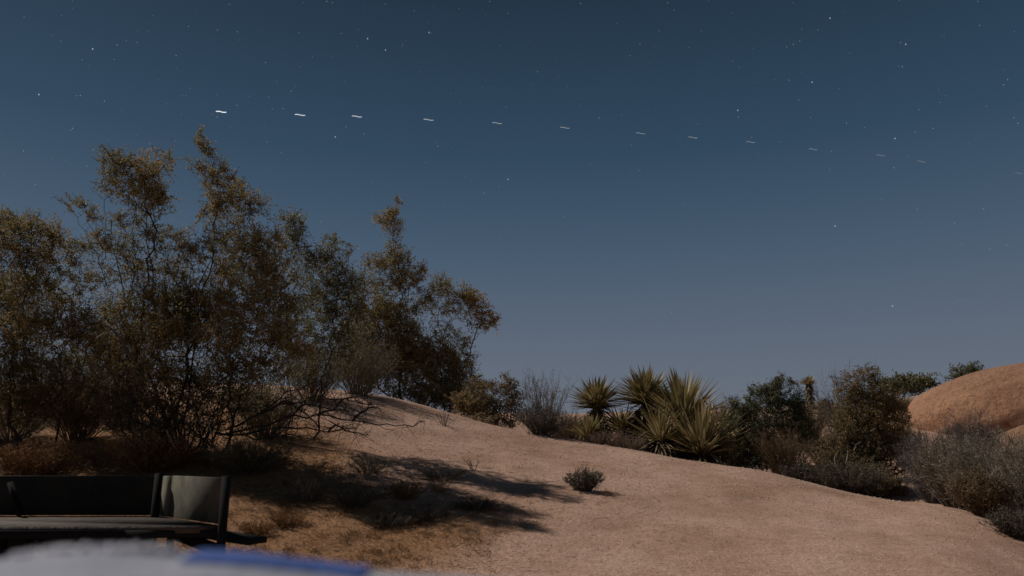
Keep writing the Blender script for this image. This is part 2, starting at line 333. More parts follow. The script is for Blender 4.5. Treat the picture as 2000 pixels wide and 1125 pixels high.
# ---------------------------------------------------------------- leafy bushes grown through a skeleton
def bush(name, label, cat, root, blobs, Y, lmat, bmat='bark', nroots=7, spread=.18, leaf=(.014, .026), lw=.45, tw=60, lpt=14, rk=.0014, twlen=.22, group=None, bark_v=.3, kend=1.0, vshift=0.):
    root = np.asarray(root, float)
    a = rng.uniform(0, 6.28, nroots); rr = spread*np.sqrt(rng.random(nroots))
    Pn = [np.array([root[0]+r_*math.cos(q), root[1]+r_*math.sin(q), root[2]-.05]) for q, r_ in zip(a, rr)]
    par = [-1]*nroots; pl = [0.]*nroots; ends = []
    A = np.zeros((60000, 3)); PL = np.zeros(60000); n = nroots
    A[:n] = Pn; 
    def connect(c, step, wob, pen=.8):
        nonlocal n
        d = np.linalg.norm(A[:n]-c, axis=1); cost = d+pen*PL[:n]+.8*np.clip(A[:n, 2]-c[2], 0, None)
        j = int(np.argmin(cost+rng.random(n)*.06)); p0 = A[j].copy(); dist = float(d[j])
        if dist < step: return j
        m_ = max(2, int(dist/step)); up = np.array([0, 0, 1.])
        ctrl = p0+(c-p0)*.45+up*dist*rng.uniform(-.02, .22)+rng.normal(size=3)*dist*.1
        prev = j
        for k in range(1, m_+1):
            t = k/m_; p = (1-t)**2*p0+2*t*(1-t)*ctrl+t*t*c
            if k < m_: p = p+rng.normal(size=3)*wob*min(step, .15)
            A[n] = p; par.append(prev); PL[n] = PL[prev]+np.linalg.norm(p-A[prev]); prev = n; n += 1
        ends.append(prev); return prev
    B = []
    sc = px_scale(Y)
    for bl in blobs:
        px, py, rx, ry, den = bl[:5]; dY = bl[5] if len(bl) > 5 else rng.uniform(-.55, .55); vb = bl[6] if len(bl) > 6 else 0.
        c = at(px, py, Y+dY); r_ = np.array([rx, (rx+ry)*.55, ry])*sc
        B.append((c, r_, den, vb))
    order = sorted(range(len(B)), key=lambda i: np.linalg.norm(B[i][0]-root))
    for i in order: connect(B[i][0], .1, .3)
    for i in order:
        c, r_, den, vb = B[i]; k = max(3, int(den*kend*9*(r_[0]*r_[2]/.04)**.5*1.3))
        for _ in range(k):
            q = c+rdir(1)[0]*r_*rng.random()**.45
            connect(q, .07, .35, .3)
    nn = n; cnt = np.zeros(nn); cnt[ends] = 1; pa = np.array(par)
    for i in range(nn-1, -1, -1):
        if pa[i] >= 0: cnt[pa[i]] += max(cnt[i], .3)
    rad = rk*np.sqrt(np.clip(cnt, .8, None)); e = np.where(pa >= 0)[0]
    br = Soup(); vcol = np.clip(bark_v+.12*rng.normal(size=len(e)), 0, .8)
    br.sticks(A[pa[e]], A[e], rad[pa[e]].clip(None, rad[e]*1.5), rad[e], vcol, 5)
    lf = Soup(); NN = A[:nn]
    for c, r_, den, vb in B:
        m_ = max(4, int(min(den, .95)*1.3*tw*(r_[0]*r_[2]/.04)))
        q = c+rdir(m_)*r_*rng.random((m_, 1))**.5*1.15
        q = q+np.array([0, 0, 1])*0.3*r_[2]*rng.random((m_, 1))
        cs = .2*max(1, Y/11); keep = snoise(q[:, 0]+q[:, 2]*.6, q[:, 1]*.8+q[:, 2], cs*1.6, 77)+.6*snoise(q[:, 0]-q[:, 2]*.7, q[:, 2]+q[:, 1]*.5, cs*.8, 78) > -.13
        if keep.sum() < 4: keep[:] = True
        q = q[keep]; m_ = len(q)
        d2 = ((q[:, None]-NN[None])**2).sum(2); j = d2.argmin(1); p0 = NN[j]; v = q-p0; L = np.linalg.norm(v, axis=1, keepdims=True)
        L2 = np.minimum(L, twlen); p0 = q-unit(v)*L2; ex = unit(unit(v)+[0, 0, .5]+rng.normal(size=v.shape)*.45)
        q = q+ex*rng.uniform(.03, .11, (m_, 1))*max(1, Y/12)
        br.sticks(p0, q, .0022, .0011, bark_v)
        t = rng.uniform(.15, 1.05, (m_, lpt, 1)); lp = p0[:, None]+(q-p0)[:, None]*t+rng.normal(size=(m_, lpt, 3))*.014*max(1, Y/11)
        lp = lp.reshape(-1, 3); ld = np.repeat(unit(q-p0), lpt, 0)*.9+rng.normal(size=lp.shape)*.55+[0, 0, .3]
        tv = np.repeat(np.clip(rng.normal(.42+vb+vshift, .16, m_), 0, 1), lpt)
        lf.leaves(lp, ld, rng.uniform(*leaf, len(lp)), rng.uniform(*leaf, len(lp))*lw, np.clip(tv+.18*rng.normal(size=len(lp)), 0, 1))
    t = thing(name, label, cat, root, group)
    link('branches', br.mesh('branches'), M[bmat], t, root); link('foliage', lf.mesh('foliage'), M[lmat], t, root)
    return t
def bare(path_px, Y, r0, v, soup, sub=6, subl=.25, wob=.012):
    """a bare crooked branch through photo points, with crooked side twigs"""
    P = np.array([at(p[0], p[1], Y+(p[2] if len(p) > 2 else 0)) for p in path_px]); Q = [P[0]]
    for a, b_ in zip(P[:-1], P[1:]):
        for t in (.33, .66, 1): Q.append(a+(b_-a)*t+rng.normal(size=3)*wob)
    Q = np.array(Q); r = np.linspace(r0, r0*.35, len(Q))
    soup.sticks(Q[:-1], Q[1:], r[:-1], r[1:], v, 5)
    for _ in range(sub):
        i = rng.integers(1, len(Q)); p = Q[i]; d = unit(rng.normal(size=3)*[1, .6, .8]+[.4, 0, .1]); rr = r[i]*.5
        for k in range(4):
            q = p+d*subl/4*rng.uniform(.7, 1.3); soup.sticks(p, q, rr, rr*.75, v); p = q; rr *= .75; d = unit(d+rng.normal(size=3)*.55)
            if rng.random() < .6:
                q2 = p+unit(d+rng.normal(size=3)*.9)*subl*.22; soup.sticks(p, q2, rr*.8, rr*.4, v)

def hroot(px, Y): return gp(px, Y)
YB = 9.0
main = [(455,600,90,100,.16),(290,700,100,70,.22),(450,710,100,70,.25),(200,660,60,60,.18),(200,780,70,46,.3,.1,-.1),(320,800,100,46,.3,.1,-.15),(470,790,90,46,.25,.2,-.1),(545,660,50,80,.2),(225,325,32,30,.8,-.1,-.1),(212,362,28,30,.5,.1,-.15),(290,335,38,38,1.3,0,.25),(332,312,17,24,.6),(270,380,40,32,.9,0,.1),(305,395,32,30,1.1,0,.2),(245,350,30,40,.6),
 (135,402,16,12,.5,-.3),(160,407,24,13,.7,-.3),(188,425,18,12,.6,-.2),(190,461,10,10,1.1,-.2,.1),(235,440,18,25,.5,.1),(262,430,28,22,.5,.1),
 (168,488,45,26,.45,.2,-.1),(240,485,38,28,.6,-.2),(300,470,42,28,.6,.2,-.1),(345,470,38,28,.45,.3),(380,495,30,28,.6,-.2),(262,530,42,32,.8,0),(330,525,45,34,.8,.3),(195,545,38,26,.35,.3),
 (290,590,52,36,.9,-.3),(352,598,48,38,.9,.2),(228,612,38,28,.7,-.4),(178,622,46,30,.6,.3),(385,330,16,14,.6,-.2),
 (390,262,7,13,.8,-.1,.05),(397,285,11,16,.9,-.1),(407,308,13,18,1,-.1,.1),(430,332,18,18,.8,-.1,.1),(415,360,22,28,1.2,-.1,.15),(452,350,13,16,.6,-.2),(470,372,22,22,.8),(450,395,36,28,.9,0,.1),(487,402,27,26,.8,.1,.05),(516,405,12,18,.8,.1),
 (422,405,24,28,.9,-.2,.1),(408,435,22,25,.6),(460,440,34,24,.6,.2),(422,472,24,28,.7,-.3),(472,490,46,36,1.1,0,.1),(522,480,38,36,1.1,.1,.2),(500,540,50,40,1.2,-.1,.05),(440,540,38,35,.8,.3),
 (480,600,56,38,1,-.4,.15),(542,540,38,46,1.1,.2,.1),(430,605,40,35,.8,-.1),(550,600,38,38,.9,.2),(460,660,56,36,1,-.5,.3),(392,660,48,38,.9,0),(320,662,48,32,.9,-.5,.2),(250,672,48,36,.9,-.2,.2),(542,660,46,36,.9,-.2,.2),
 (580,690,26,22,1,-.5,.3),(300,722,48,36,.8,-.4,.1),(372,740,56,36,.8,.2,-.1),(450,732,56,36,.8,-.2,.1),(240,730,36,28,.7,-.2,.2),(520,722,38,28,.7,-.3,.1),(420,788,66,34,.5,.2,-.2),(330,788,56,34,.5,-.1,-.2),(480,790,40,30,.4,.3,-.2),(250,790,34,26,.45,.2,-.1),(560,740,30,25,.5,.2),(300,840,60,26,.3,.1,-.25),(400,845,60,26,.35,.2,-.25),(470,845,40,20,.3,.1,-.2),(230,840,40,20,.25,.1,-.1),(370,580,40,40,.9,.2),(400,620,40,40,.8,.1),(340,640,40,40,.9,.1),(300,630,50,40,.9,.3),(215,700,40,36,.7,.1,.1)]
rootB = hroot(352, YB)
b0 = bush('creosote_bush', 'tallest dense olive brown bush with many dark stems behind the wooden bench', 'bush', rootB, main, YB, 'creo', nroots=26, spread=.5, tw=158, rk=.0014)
# its bare lower branches and sun-bleached limbs
s = Soup()
for p in [[(430,850),(500,835),(560,818),(620,810),(690,822),(740,830),(790,832),(830,822,.2)], [(440,840),(520,800),(560,765),(600,750),(650,748)],
          [(450,850),(540,835),(600,838),(660,842),(700,836)], [(560,818),(600,790),(640,780),(690,775),(730,768,.3)], [(620,812),(650,800),(675,780),(700,790),(740,788)],
          [(470,830),(540,790),(590,785),(640,800),(690,805)], [(420,845),(500,855),(570,850),(620,858)], [(530,800),(560,780),(580,800),(610,815),(640,850)], [(690,822),(715,800),(720,785)], [(640,845),(655,830),(690,845),(720,850)]]:
    s = Soup(); bare(p, YB-.1, .013, .22, s, 24, .36); link('bare_branch', s.mesh('bare_branch'), M['bark'], b0, rootB)
for p in [[(330,860),(262,780),(215,700),(180,640)], [(330,860),(240,800),(150,745),(100,700)], [(340,860),(250,640),(235,560),(215,430)], [(350,860),(390,640),(385,560),(425,480)], [(345,860),(300,600),(290,520),(280,420)]]:
    s = Soup(); bare(p, YB, .012, .2, s, 8, .35, .02); link('stem', s.mesh('stem'), M['bark'], b0, rootB)
for p in [[(250,690),(235,660),(215,640),(210,660),(220,700)]]: s = Soup(); bare(p, YB-.6, .013, .55, s, 3, .2); link('bare_branch', s.mesh('bare_branch'), M['bark'], b0, rootB)
# the thicket of thin dark stems fanning out of its foot
for k in range(46):
    a = rng.uniform(150, 590); b_ = rng.uniform(640, 800); s = Soup(); q = rng.uniform(.35, .6); x0 = 352+rng.uniform(-75, 75); dY = rng.uniform(-.4, .5)
    bare([(x0, 875, dY), (x0+(a-x0)*q*.6, 875+(b_-875)*q, dY*1.5), (a, b_, dY*2)], YB, .009, rng.uniform(.05, .35), s, 7, .3, .02)
    link('stem', s.mesh('stem'), M['bark'], b0, rootB)
for p in [[(488,508),(480,530),(462,550),(450,572)], [(448,602),(470,612),(492,628),(512,622),(540,620),(556,630)], [(492,628),(505,642),(520,648)], [(415,580),(418,605),(440,625)], [(190,660),(205,650)], [(485,790),(500,770),(520,765)], [(325,840),(345,880)], [(405,820),(415,850)], [(612,745),(600,735),(560,735)]]:
    s = Soup(); bare(p, YB-.85, .011, .9, s, 1, .08, .006); link('bleached_limb', s.mesh('bleached_limb'), M['bark'], b0, rootB)

left = [(50,620,80,90,.15),(90,760,90,60,.3,.2,-.1),(10,780,80,60,.3,0,-.1),(18,438,32,22,1.1,0,0),(58,448,32,24,.8),(95,462,26,26,1,0,.15),(25,490,42,42,.9),(88,500,36,36,.7,.1,.15),(135,520,30,34,.45,.2,-.1),(118,475,28,16,.35,.1),(60,560,50,45,1,-.1),(120,590,40,30,.6),(15,590,40,50,1),(25,660,46,46,1,-.2,.15),(90,640,46,42,.9,-.3,.2),(-40,470,50,40,.9),(-60,560,60,60,.8),(-60,680,60,60,.8),
 (140,660,40,34,.7,-.1,.2),(45,720,46,34,.7,0,.0),(130,712,40,28,.6,.2,-.1),(190,700,36,30,.6,.3,.2),(160,760,50,26,.35,.3,.1),(60,775,50,24,.3,.1),(-30,760,50,30,.4),(60,800,46,30,.45,.1,-.2),(110,775,40,26,.4,.2,.1),(20,800,36,30,.4,0,-.1),(180,660,36,34,.8,.2),(160,560,28,30,.5,.3)]
bush('creosote_bush', 'dark brown bush cut by the left edge of the picture, lower than its neighbour', 'bush', hroot(66, 9.4), left, 9.6, 'creo', nroots=14, spread=.35, tw=180)
midb = [(640,620,60,80,.15),(620,690,70,50,.28,.2,-.1),(572,440,26,26,.9,.2),(574,470,26,28,1,.1),(648,482,20,18,.8),(680,492,12,14,.5),(640,512,38,30,.9,0),(602,522,34,36,.9,.2),(652,560,46,36,1,-.2),(602,590,42,36,.8,.2),(692,560,34,36,.7,.1),(650,618,46,36,.9,-.1),(698,606,28,34,.7),(600,650,36,30,.6),(660,670,40,26,.35),(620,700,34,24,.45),(670,700,40,34,.6,.3),(600,735,36,26,.4,.2),(690,650,34,30,.6,.2),(560,620,34,34,.6,.3),(560,680,34,30,.5,.3),(660,745,30,16,.35,.2)]
bush('creosote_bush', 'grey green bush of middle height seen between the tallest bush and the one sprawling right', 'bush', hroot(590, 10.2), midb, 9.9, 'creo_grey', nroots=10, spread=.25, tw=135, leaf=(.015,.027))
rightb = [(850,720,70,50,.2,0,-.05),(776,398,4,12,.8,0),(768,420,12,12,.8,0),(752,432,20,14,.9,0,.1),(768,446,18,18,1,0,.1),(768,482,12,16,.6,0),(742,518,34,16,.8,.1),(775,515,30,28,1,0),(822,532,12,16,1.1,-.2,.3),(805,548,18,14,1,-.2,.3),(785,552,28,22,.7,.1),(740,562,44,22,.5,.2),(860,560,22,20,.7,.2),(898,580,26,18,1,0,.2),(928,590,22,18,1,0,.3),(940,614,24,16,1,0,.3),(964,632,11,13,1,0,.3),(934,640,18,13,.9,0,.3),
 (890,610,34,18,.5,.1),(840,592,36,26,.5,.1),(782,604,46,26,.6,.2),(732,622,46,34,1.2,-.1,.1),(772,642,44,34,1.1,.1),(720,682,36,36,1.1),(800,652,36,26,.6),(868,652,30,22,.45,.1),(908,672,18,20,.5,.1),(918,695,12,10,.6,.1),(832,692,40,30,.9,-.1,.1),(880,702,36,30,.9,-.1,.1),(902,732,26,28,1,0,.1),(850,742,36,34,1.1,0,.15),(792,722,44,42,1.1,.2,-.1),(742,732,34,32,1.1,.3,-.2),(882,772,38,26,1,0,.1),(822,776,36,22,.8,.1,-.1),(760,690,50,40,.8,.3,-.1),(700,720,32,34,.9,.3,-.2),(690,655,34,30,.7,.2),(800,700,40,40,1,.2),(860,780,50,24,1,-.2,.1),(930,770,24,30,.8,0,.2),(780,770,40,16,.8,.2,-.2),(720,760,30,14,.6,.3,-.2),(905,800,30,14,.9,-.2,.1)]
b3 = bush('creosote_bush', 'wide airy olive bush on the crest sprawling to the right, a thin spire on top', 'bush', hroot(832, 17), rightb, 17, 'creo', nroots=16, spread=.7, tw=88, leaf=(.022,.04), twlen=.3, rk=.0018)
s = Soup(); rt = hroot(832, 17)
for p in [[(830,800),(760,720),(700,640),(680,590),(700,560),(730,572),(775,578),(810,548)], [(560,650),(640,660),(690,640),(730,650),(750,640)], [(610,480),(560,490),(560,470)], [(830,800),(860,760),(878,720)]]:
    s = Soup(); bare(p, 16.6, .02, .5, s, 7, .4, .02); link('bare_branch', s.mesh('bare_branch'), M['bark'], b3, rt)

# ---------------------------------------------------------------- twiggy shrubs
def shrub(name, label, cat, px, Y, w, h, mat, n1=60, lean=.25, fine=8, leaves=0, lsize=.012, r=.004, up=.6, lmat=None, group=None, vb=.5, curl=.25, wisp=0):
    root = gp(px, Y); s = Soup()
    w, h = w/2, h
    a = rng.uniform(0, 6.28, n1); rr = np.sqrt(rng.random(n1)); 
    tip = np.stack([np.cos(a)*rr*w, np.sin(a)*rr*w*.85, h*(np.sqrt(np.clip(1-rr**2*up, 0, 1)))*rng.uniform(.65, 1.05, n1)], 1)
    p0 = np.stack([np.cos(a)*rr*w*.18, np.sin(a)*rr*w*.18, -.03+0*a], 1)
    midp = p0+(tip-p0)*.5+rng.normal(size=tip.shape)*w*.09+[0, 0, .06*h]
    v = np.clip(rng.normal(vb, .2, n1), 0, 1)
    segs = 5; prev = p0; ps = [p0]
    for k in range(1, segs+1):
        t = k/segs; q = (1-t)**2*p0+2*t*(1-t)*midp+t*t*tip+rng.normal(size=tip.shape)*w*.02
        s.sticks(prev, q, r*(1.1-.8*(k-1)/segs), r*(1.1-.8*k/segs), v); prev = q; ps.append(q)
    ps = np.array(ps)
    m_ = n1*fine; i = rng.integers(0, n1, m_); t = rng.uniform(1.2, segs-.01, m_); k = t.astype(int); f = (t-k)[:, None]
    q0 = ps[k, i]*(1-f)+ps[k+1, i]*f; outd = unit(q0+[0, 0, .3*h]); d = unit(outd*.8+rng.normal(size=q0.shape)*.55+[0, 0, .3])
    L = rng.uniform(.12, .34, (m_, 1))*max(w, h)*.8; q1 = q0+d*L*.55; d2 = unit(d+rng.normal(size=d.shape)*curl*1.5); q2 = q1+d2*L*.45
    vv = np.clip(v[i]+rng.normal(size=m_)*.15, 0, 1)
    s.sticks(q0, q1, r*.42, r*.34, vv); s.sticks(q1, q2, r*.34, r*.15, vv)
    i2 = rng.integers(0, m_, m_*2); f = rng.random((m_*2, 1)); e0 = q0[i2]*(1-f)+q1[i2]*f
    e1 = e0+unit(d[i2]+rng.normal(size=(m_*2, 3))*.8)*L[i2]*.4; s.sticks(e0, e1, r*.28, r*.14, vv[i2])
    if wisp:
        aa = rng.uniform(0, 6.28, wisp); e = np.stack([np.cos(aa)*w*.5*rng.random(wisp), np.sin(aa)*w*.4*rng.random(wisp), np.full(wisp, h*.5)], 1)
        dd = unit(e*[.7, .7, 0]+[0, 0, h*.9]+rng.normal(size=e.shape)*.08); s.sticks(e, e+dd*h*rng.uniform(.5, 1., (wisp, 1)), .0012, .0005, .8)
    t_ = thing(name, label, cat, root, group)
    link('stems', s.mesh('stems'), M[mat], t_)
    if leaves:
        lf = Soup(); i3 = rng.integers(0, m_, leaves); f = rng.random((leaves, 1)); f2 = rng.random(leaves) < .5
        lp = np.where(f2[:, None], q0[i3]*(1-f)+q1[i3]*f, q1[i3]*(1-f)+q2[i3]*f)+rng.normal(size=(leaves, 3))*.008
        lf.leaves(lp, rng.normal(size=lp.shape)+[0, 0, .6], rng.uniform(.6, 1.4, leaves)*lsize, lsize*.3, np.clip(rng.normal(.5, .25, leaves), 0, 1))
        link('foliage', lf.mesh('foliage'), M[lmat or mat], t_)
    return t_
def pw(px, Y): return px*Y/F
# foreground and crest shrubs
shrub('sage_shrub', 'small dark low shrub alone on the open sand with thin wisps above it', 'shrub', 1144, 8.7, .50, .24, 'darktwig', 80, fine=10, leaves=3500, lsize=.015, r=.004, lmat='darktwig', wisp=40, vb=.4)
shrub('dry_shrub', 'low sparse dry growth just right of the lone dark shrub on the sand', 'shrub', 1190, 8.45, .3, .09, 'grass', 26, fine=5, r=.002, vb=.3)
shrub('dead_seedling', 'thin forked dead twig standing on the sand beside the bush shadow', 'dead twig', 925, 9.6, .3, .22, 'darktwig', 5, fine=3, r=.005)
shrub('grass_tuft', 'small orange tuft of grass within the big bush shadow', 'grass tuft', 858, 8.2, .34, .17, 'grass', 55, fine=3, r=.0022, vb=.7)
shrub('dry_shrub', 'pale twiggy dry shrub at the tip of the lower bare branches', 'shrub', 868, 12.2, .5, .25, 'straw', 14, fine=6, r=.004, vb=.3)
shrub('dark_shrub', 'round dark shrub on the crest casting a shadow to its right', 'shrub', 1058, 12.9, pw(120, 13), .52, 'darktwig', 130, fine=12, leaves=5000, lsize=.02, r=.005, lmat='purple', vb=.5)
shrub('wispy_shrub', 'airy pale shrub with long thin upright twigs against the sky', 'shrub', 1062, 14.2, pw(125, 14), 1.2, 'straw', 75, fine=7, r=.0042, up=.35, vb=.3, leaves=1500, lsize=.02)
shrub('dry_shrub', 'reddish dry shrub filling the gap left of the yuccas', 'shrub', 1100, 15.0, pw(90, 15), .75, 'pink', 90, fine=9, r=.005, vb=.3)
for i, (px, Y, w, h, lb) in enumerate([(1172, 12.9, 50, .25, 'pale pinkish dry shrub at the foot of the smallest yucca'), (1205, 12.75, 56, .3, 'pale pinkish dry shrub, middle one of three on the crest below the yuccas'), (1240, 12.5, 56, .26, 'pale pinkish dry shrub, nearest the dead skirt of the big yucca')]):
    shrub('pale_shrub', lb, 'shrub', px, Y, pw(w, Y), h, 'pink', 70, fine=9, r=.004, vb=.6, group='pale dry shrubs on the crest')
bush('olive_shrub', 'olive shrub with pointed tips left of the wispy pale shrub', 'bush', hroot(975, 14.0), [(987,738,6,12,.9,0),(1010,748,5,10,.6,0),(947,748,9,7,.8,0),(965,755,13,12,.9,0),(990,762,20,16,1,0),(955,775,26,18,.9,0),(1000,782,24,18,.9,0),(975,800,34,20,.9,0),(940,800,26,18,.8,.1,.1),(1010,812,26,14,.7,0,.1),(945,825,26,12,.7,-.3,.1),(905,800,20,24,.8,.3,-.2)], 14.0, 'brownleaf', nroots=12, spread=.45, tw=75, leaf=(.02,.036), twlen=.3)

bush('brown_shrub', 'brown shrub mass between the sprawling bush and the olive shrub', 'bush', hroot(925, 14.1), [(930,800,26,22,.9,0,.2),(905,790,24,20,.8,.1,.1),(955,815,26,16,.9,0,.2),(985,828,24,12,.8,-.2,.2),(925,760,16,20,.5,.1)], 14.1, 'brownleaf', nroots=7, spread=.35, tw=120, leaf=(.02,.034), twlen=.3)
# undergrowth beneath and between the bushes
for px, Y, w, h, mt, vb, lb in [(20, 9.9, 200, .75, 'darktwig', .6, 'brown undergrowth beneath the left edge bush'), (150, 9.8, 190, .95, 'straw', .12, 'dry brown brush between the left edge bush and the tallest bush'), (225, 10.8, 190, 1.15, 'darktwig', .8, 'dense brush behind and left of the foot of the tallest bush'), (90, 11.5, 200, 1.2, 'darktwig', .9, 'brush on the slope behind the left edge bush'),
      (520, 10.2, 170, .85, 'darktwig', .7, 'dark brush behind the right side of the foot of the tallest bush'), (610, 12.6, 170, 1.0, 'straw', .15, 'brown brush under the grey green bush'), (700, 13.6, 170, 1.1, 'darktwig', .8, 'dark brush at the left foot of the sprawling bush'), (300, 8.4, 210, .42, 'grass', .1, 'low dark brown brush at the stems of the tallest bush, just above the bench'), (480, 8.5, 190, .36, 'darktwig', .6, 'low brush in the deep shade right of the stems of the tallest bush'), (90, 8.3, 220, .34, 'grass', .15, 'low rusty brush behind the left part of the bench back')]:
    shrub('undergrowth_shrub', lb, 'shrub', px, Y, pw(w, Y), h, mt, 130, fine=11, r=.0045, leaves=4500, lsize=.018, vb=vb, curl=.5, lmat='creo' if vb > .5 else mt)
for px, Y, w, h, mt, vb, lb in [(690, 7.5, 100, .22, 'darktwig', .5, 'low dark scrub in the middle of the big bush shadow'), (790, 7.9, 90, .2, 'grass', .2, 'low brown scrub right of the tiny white stone'), (600, 7.6, 110, .25, 'darktwig', .6, 'low dark scrub in the left part of the big bush shadow'), (560, 6.9, 90, .14, 'grass', .6, 'rusty tuft lit by the moon right of the bench'), (500, 6.6, 80, .12, 'grass', .5, 'rusty tuft close to the end post of the bench'), (760, 7.0, 110, .1, 'darktwig', .3, 'flat dark scrub low in the big bush shadow'), (930, 7.7, 110, .09, 'darktwig', .3, 'flat scrub at the right end of the big bush shadow'), (820, 7.2, 80, .12, 'darktwig', .5, 'dark scrub on the lower rim of the big bush shadow'), (860, 8.8, 110, .14, 'darktwig', .4, 'thin dark scrub on the upper rim of the big bush shadow'), (720, 8.9, 120, .16, 'darktwig', .6, 'dark scrub in the shadow just below the bare low branches')]:
    shrub('low_scrub', lb, 'shrub', px, Y, pw(w, Y), h, mt, 70, fine=8, r=.0028, leaves=800, lsize=.014, vb=vb, curl=.6)
for px, Y, w, h, mt, vb, lb in [(1440, 14.5, 100, .95, 'straw', .1, 'brown brush between the yucca clump and the conical bush'), (1120, 17, 110, .7, 'darktwig', .9, 'far brush seen left of the yucca heads'), (1420, 19, 120, .9, 'darktwig', .8, 'far brush on the skyline right of the yucca clump'), (1650, 20, 110, 1.0, 'sage', .1, 'far grey brush below the lone distant yucca'), (1580, 17.5, 90, 1.0, 'darktwig', .8, 'brush filling the slope behind the conical bush'), (1730, 22, 110, .9, 'darktwig', .9, 'far dark brush left of the pale rocks'), (1765, 15.5, 80, 1.05, 'brownleaf', .4, 'rust brown shrub touching the left end of the boulder'), (1700, 11.4, 110, .5, 'darktwig', .6, 'low leafy shrub in front of the tall brown bush'), (1290, 17, 160, .8, 'darktwig', .4, 'dark brush behind the yucca clump')]:
    shrub('brush', lb, 'shrub', px, Y, pw(w, Y), h, mt, 110, fine=11, r=.0055, leaves=4500, lsize=.03, vb=vb, curl=.5, lmat='brownleaf' if vb > .5 else mt)
shrub('grey_twig_bush', 'bare grey twigs of a tall bush rising behind the tall brown bush', 'shrub', 1682, 14.6, pw(150, 14.6), 2.1, 'sage', 80, fine=8, r=.006, up=.45, vb=.1, curl=.5)
# yuccas
def yucca(label, px, Yc, head, rad, n, trunk=True, upb=.35, skirt=60, wid=.019, name='yucca', spread=1.0, lmin=.6, gname=None):
    g0 = gp(px, Yc); Hd = at(head[0], head[1], Yc)
    t = thing(name, label, 'yucca', g0, gname)
    d = rdir(n*3); d[:, 2] = np.abs(d[:, 2])*1.0-.25; d = d[d[:, 2] > -.22][:n]; d = unit(d*[spread, spread, 1]+[0, 0, upb]); k = len(d)
    s = Soup(); L = rad*rng.uniform(lmin, 1.05, k)
    s.blades(np.repeat(Hd[None], k, 0)+d*.05-[0, 0, .05]+rng.normal(size=d.shape)*.02, d, L, wid*rng.uniform(.7, 1.2, k), np.clip(rng.normal(.5, .22, k), 0, 1), rng.uniform(0, .16, k))
    link('rosette', s.mesh('rosette'), M['yucca'], t, g0)
    if skirt:
        s = Soup(); Hh = max(Hd[2]-g0[2], .15); f = rng.random(skirt); P = Hd[None]-[0, 0, 1]*f[:, None]*Hh*.75
        a = rng.uniform(0, 6.28, skirt); d = unit(np.stack([np.cos(a), np.sin(a), rng.uniform(-1.4, .25, skirt)], 1))
        s.blades(P, d, rad*rng.uniform(.45, 1., skirt), wid*.95, np.clip(rng.normal(.45, .25, skirt), 0, 1), rng.uniform(.1, .5, skirt))
        link('dead_leaves', s.mesh('dead_leaves'), M['yucca_dead'], t, g0)
    if trunk:
        s = Soup(); K = 7; pts = np.array([g0-[0, 0, .1]+(Hd-g0+[0, 0, .1])*i/K+rng.normal(size=3)*.012 for i in range(K+1)])
        s.sticks(pts[:-1], pts[1:], .085, .08, .4, 9); link('trunk', s.mesh('trunk'), M['bark'], t, g0)
    return t
yucca('yucca with round yellowish head, left end of the clump against the sky', 1168, 14.0, (1166, 790), .62, 300, skirt=240, upb=.28, wid=.026)
yucca('yucca with broad spiky head, tallest trunk in the middle of the clump', 1262, 14.2, (1262, 782), .78, 330, skirt=420, upb=.25, wid=.028)
yucca('yucca with long upright blades at the right of the two round heads', 1335, 13.5, (1333, 826), 1.12, 230, skirt=520, upb=.6, wid=.031)
yucca('large ground level yucca spreading to the right end of the clump', 1368, 12.6, (1372, 885), 1.05, 420, trunk=False, upb=.4, skirt=260, wid=.024, lmin=.35)
yucca('yucca leaning out low in the heart of the clump among dead brown leaves', 1292, 12.9, (1290, 858), .85, 130, trunk=False, upb=.35, skirt=700, wid=.018)
yucca('shaded yucca low between the two round headed ones', 1215, 14.6, (1215, 838), .6, 170, trunk=False, upb=.3, skirt=300, wid=.019)
yucca('smallest yucca, low on the crest below the left round head', 1150, 13.3, (1150, 852), .5, 200, trunk=False, upb=.6, skirt=30, wid=.014)
yucca('distant lone yucca standing up on a shaggy trunk against the sky', 1580, 24, (1580, 748), .34, 120, skirt=240, upb=.3, wid=.02)
shrub('brown_shrub', 'brown twiggy shrub at the right foot of the yucca clump', 'shrub', 1400, 12.9, pw(95, 13), .65, 'straw', 100, fine=9, r=.004, vb=.25)
shrub('dark_shrub', 'small dark shrub beside the distant lone yucca', 'shrub', 1612, 24, .6, .45, 'darktwig', 60, fine=8, leaves=1500, lsize=.04, r=.008)

# dark trees and shrubs behind the crest
bush('juniper_bush', 'dark green conical bush right of the yuccas with a pointed top', 'bush', hroot(1500, 13.6), [(1523,736,3,10,.9,0),(1522,752,9,12,1,0),(1440,786,3,9,.9,0),(1468,772,3,11,.9,0),(1494,756,3,11,.9,0),(1546,746,3,11,.9,0),(1562,758,3,10,.9,0),(1510,768,20,14,1,0),(1545,762,16,14,.5,0),(1482,765,13,11,.9,0),(1500,790,36,22,1.1,0),(1548,792,24,20,1,0),(1460,802,22,20,1,0),(1432,796,6,12,.9,0),(1438,815,14,14,.9,0),(1450,842,36,32,1.1,0),(1500,838,46,34,1.2,0),(1550,842,32,34,1.1,0),(1470,882,38,28,1,0),(1520,885,42,26,1,0),(1575,870,24,30,.7,.2,.2),(1440,880,30,24,.9,0),(1560,815,20,24,.7,.1,.2),(1430,840,20,26,.7,0),(1480,905,46,18,.9,-.1,-.1)], 14.4, 'juniper', nroots=8, spread=.3, tw=150, leaf=(.018,.032), twlen=.34)
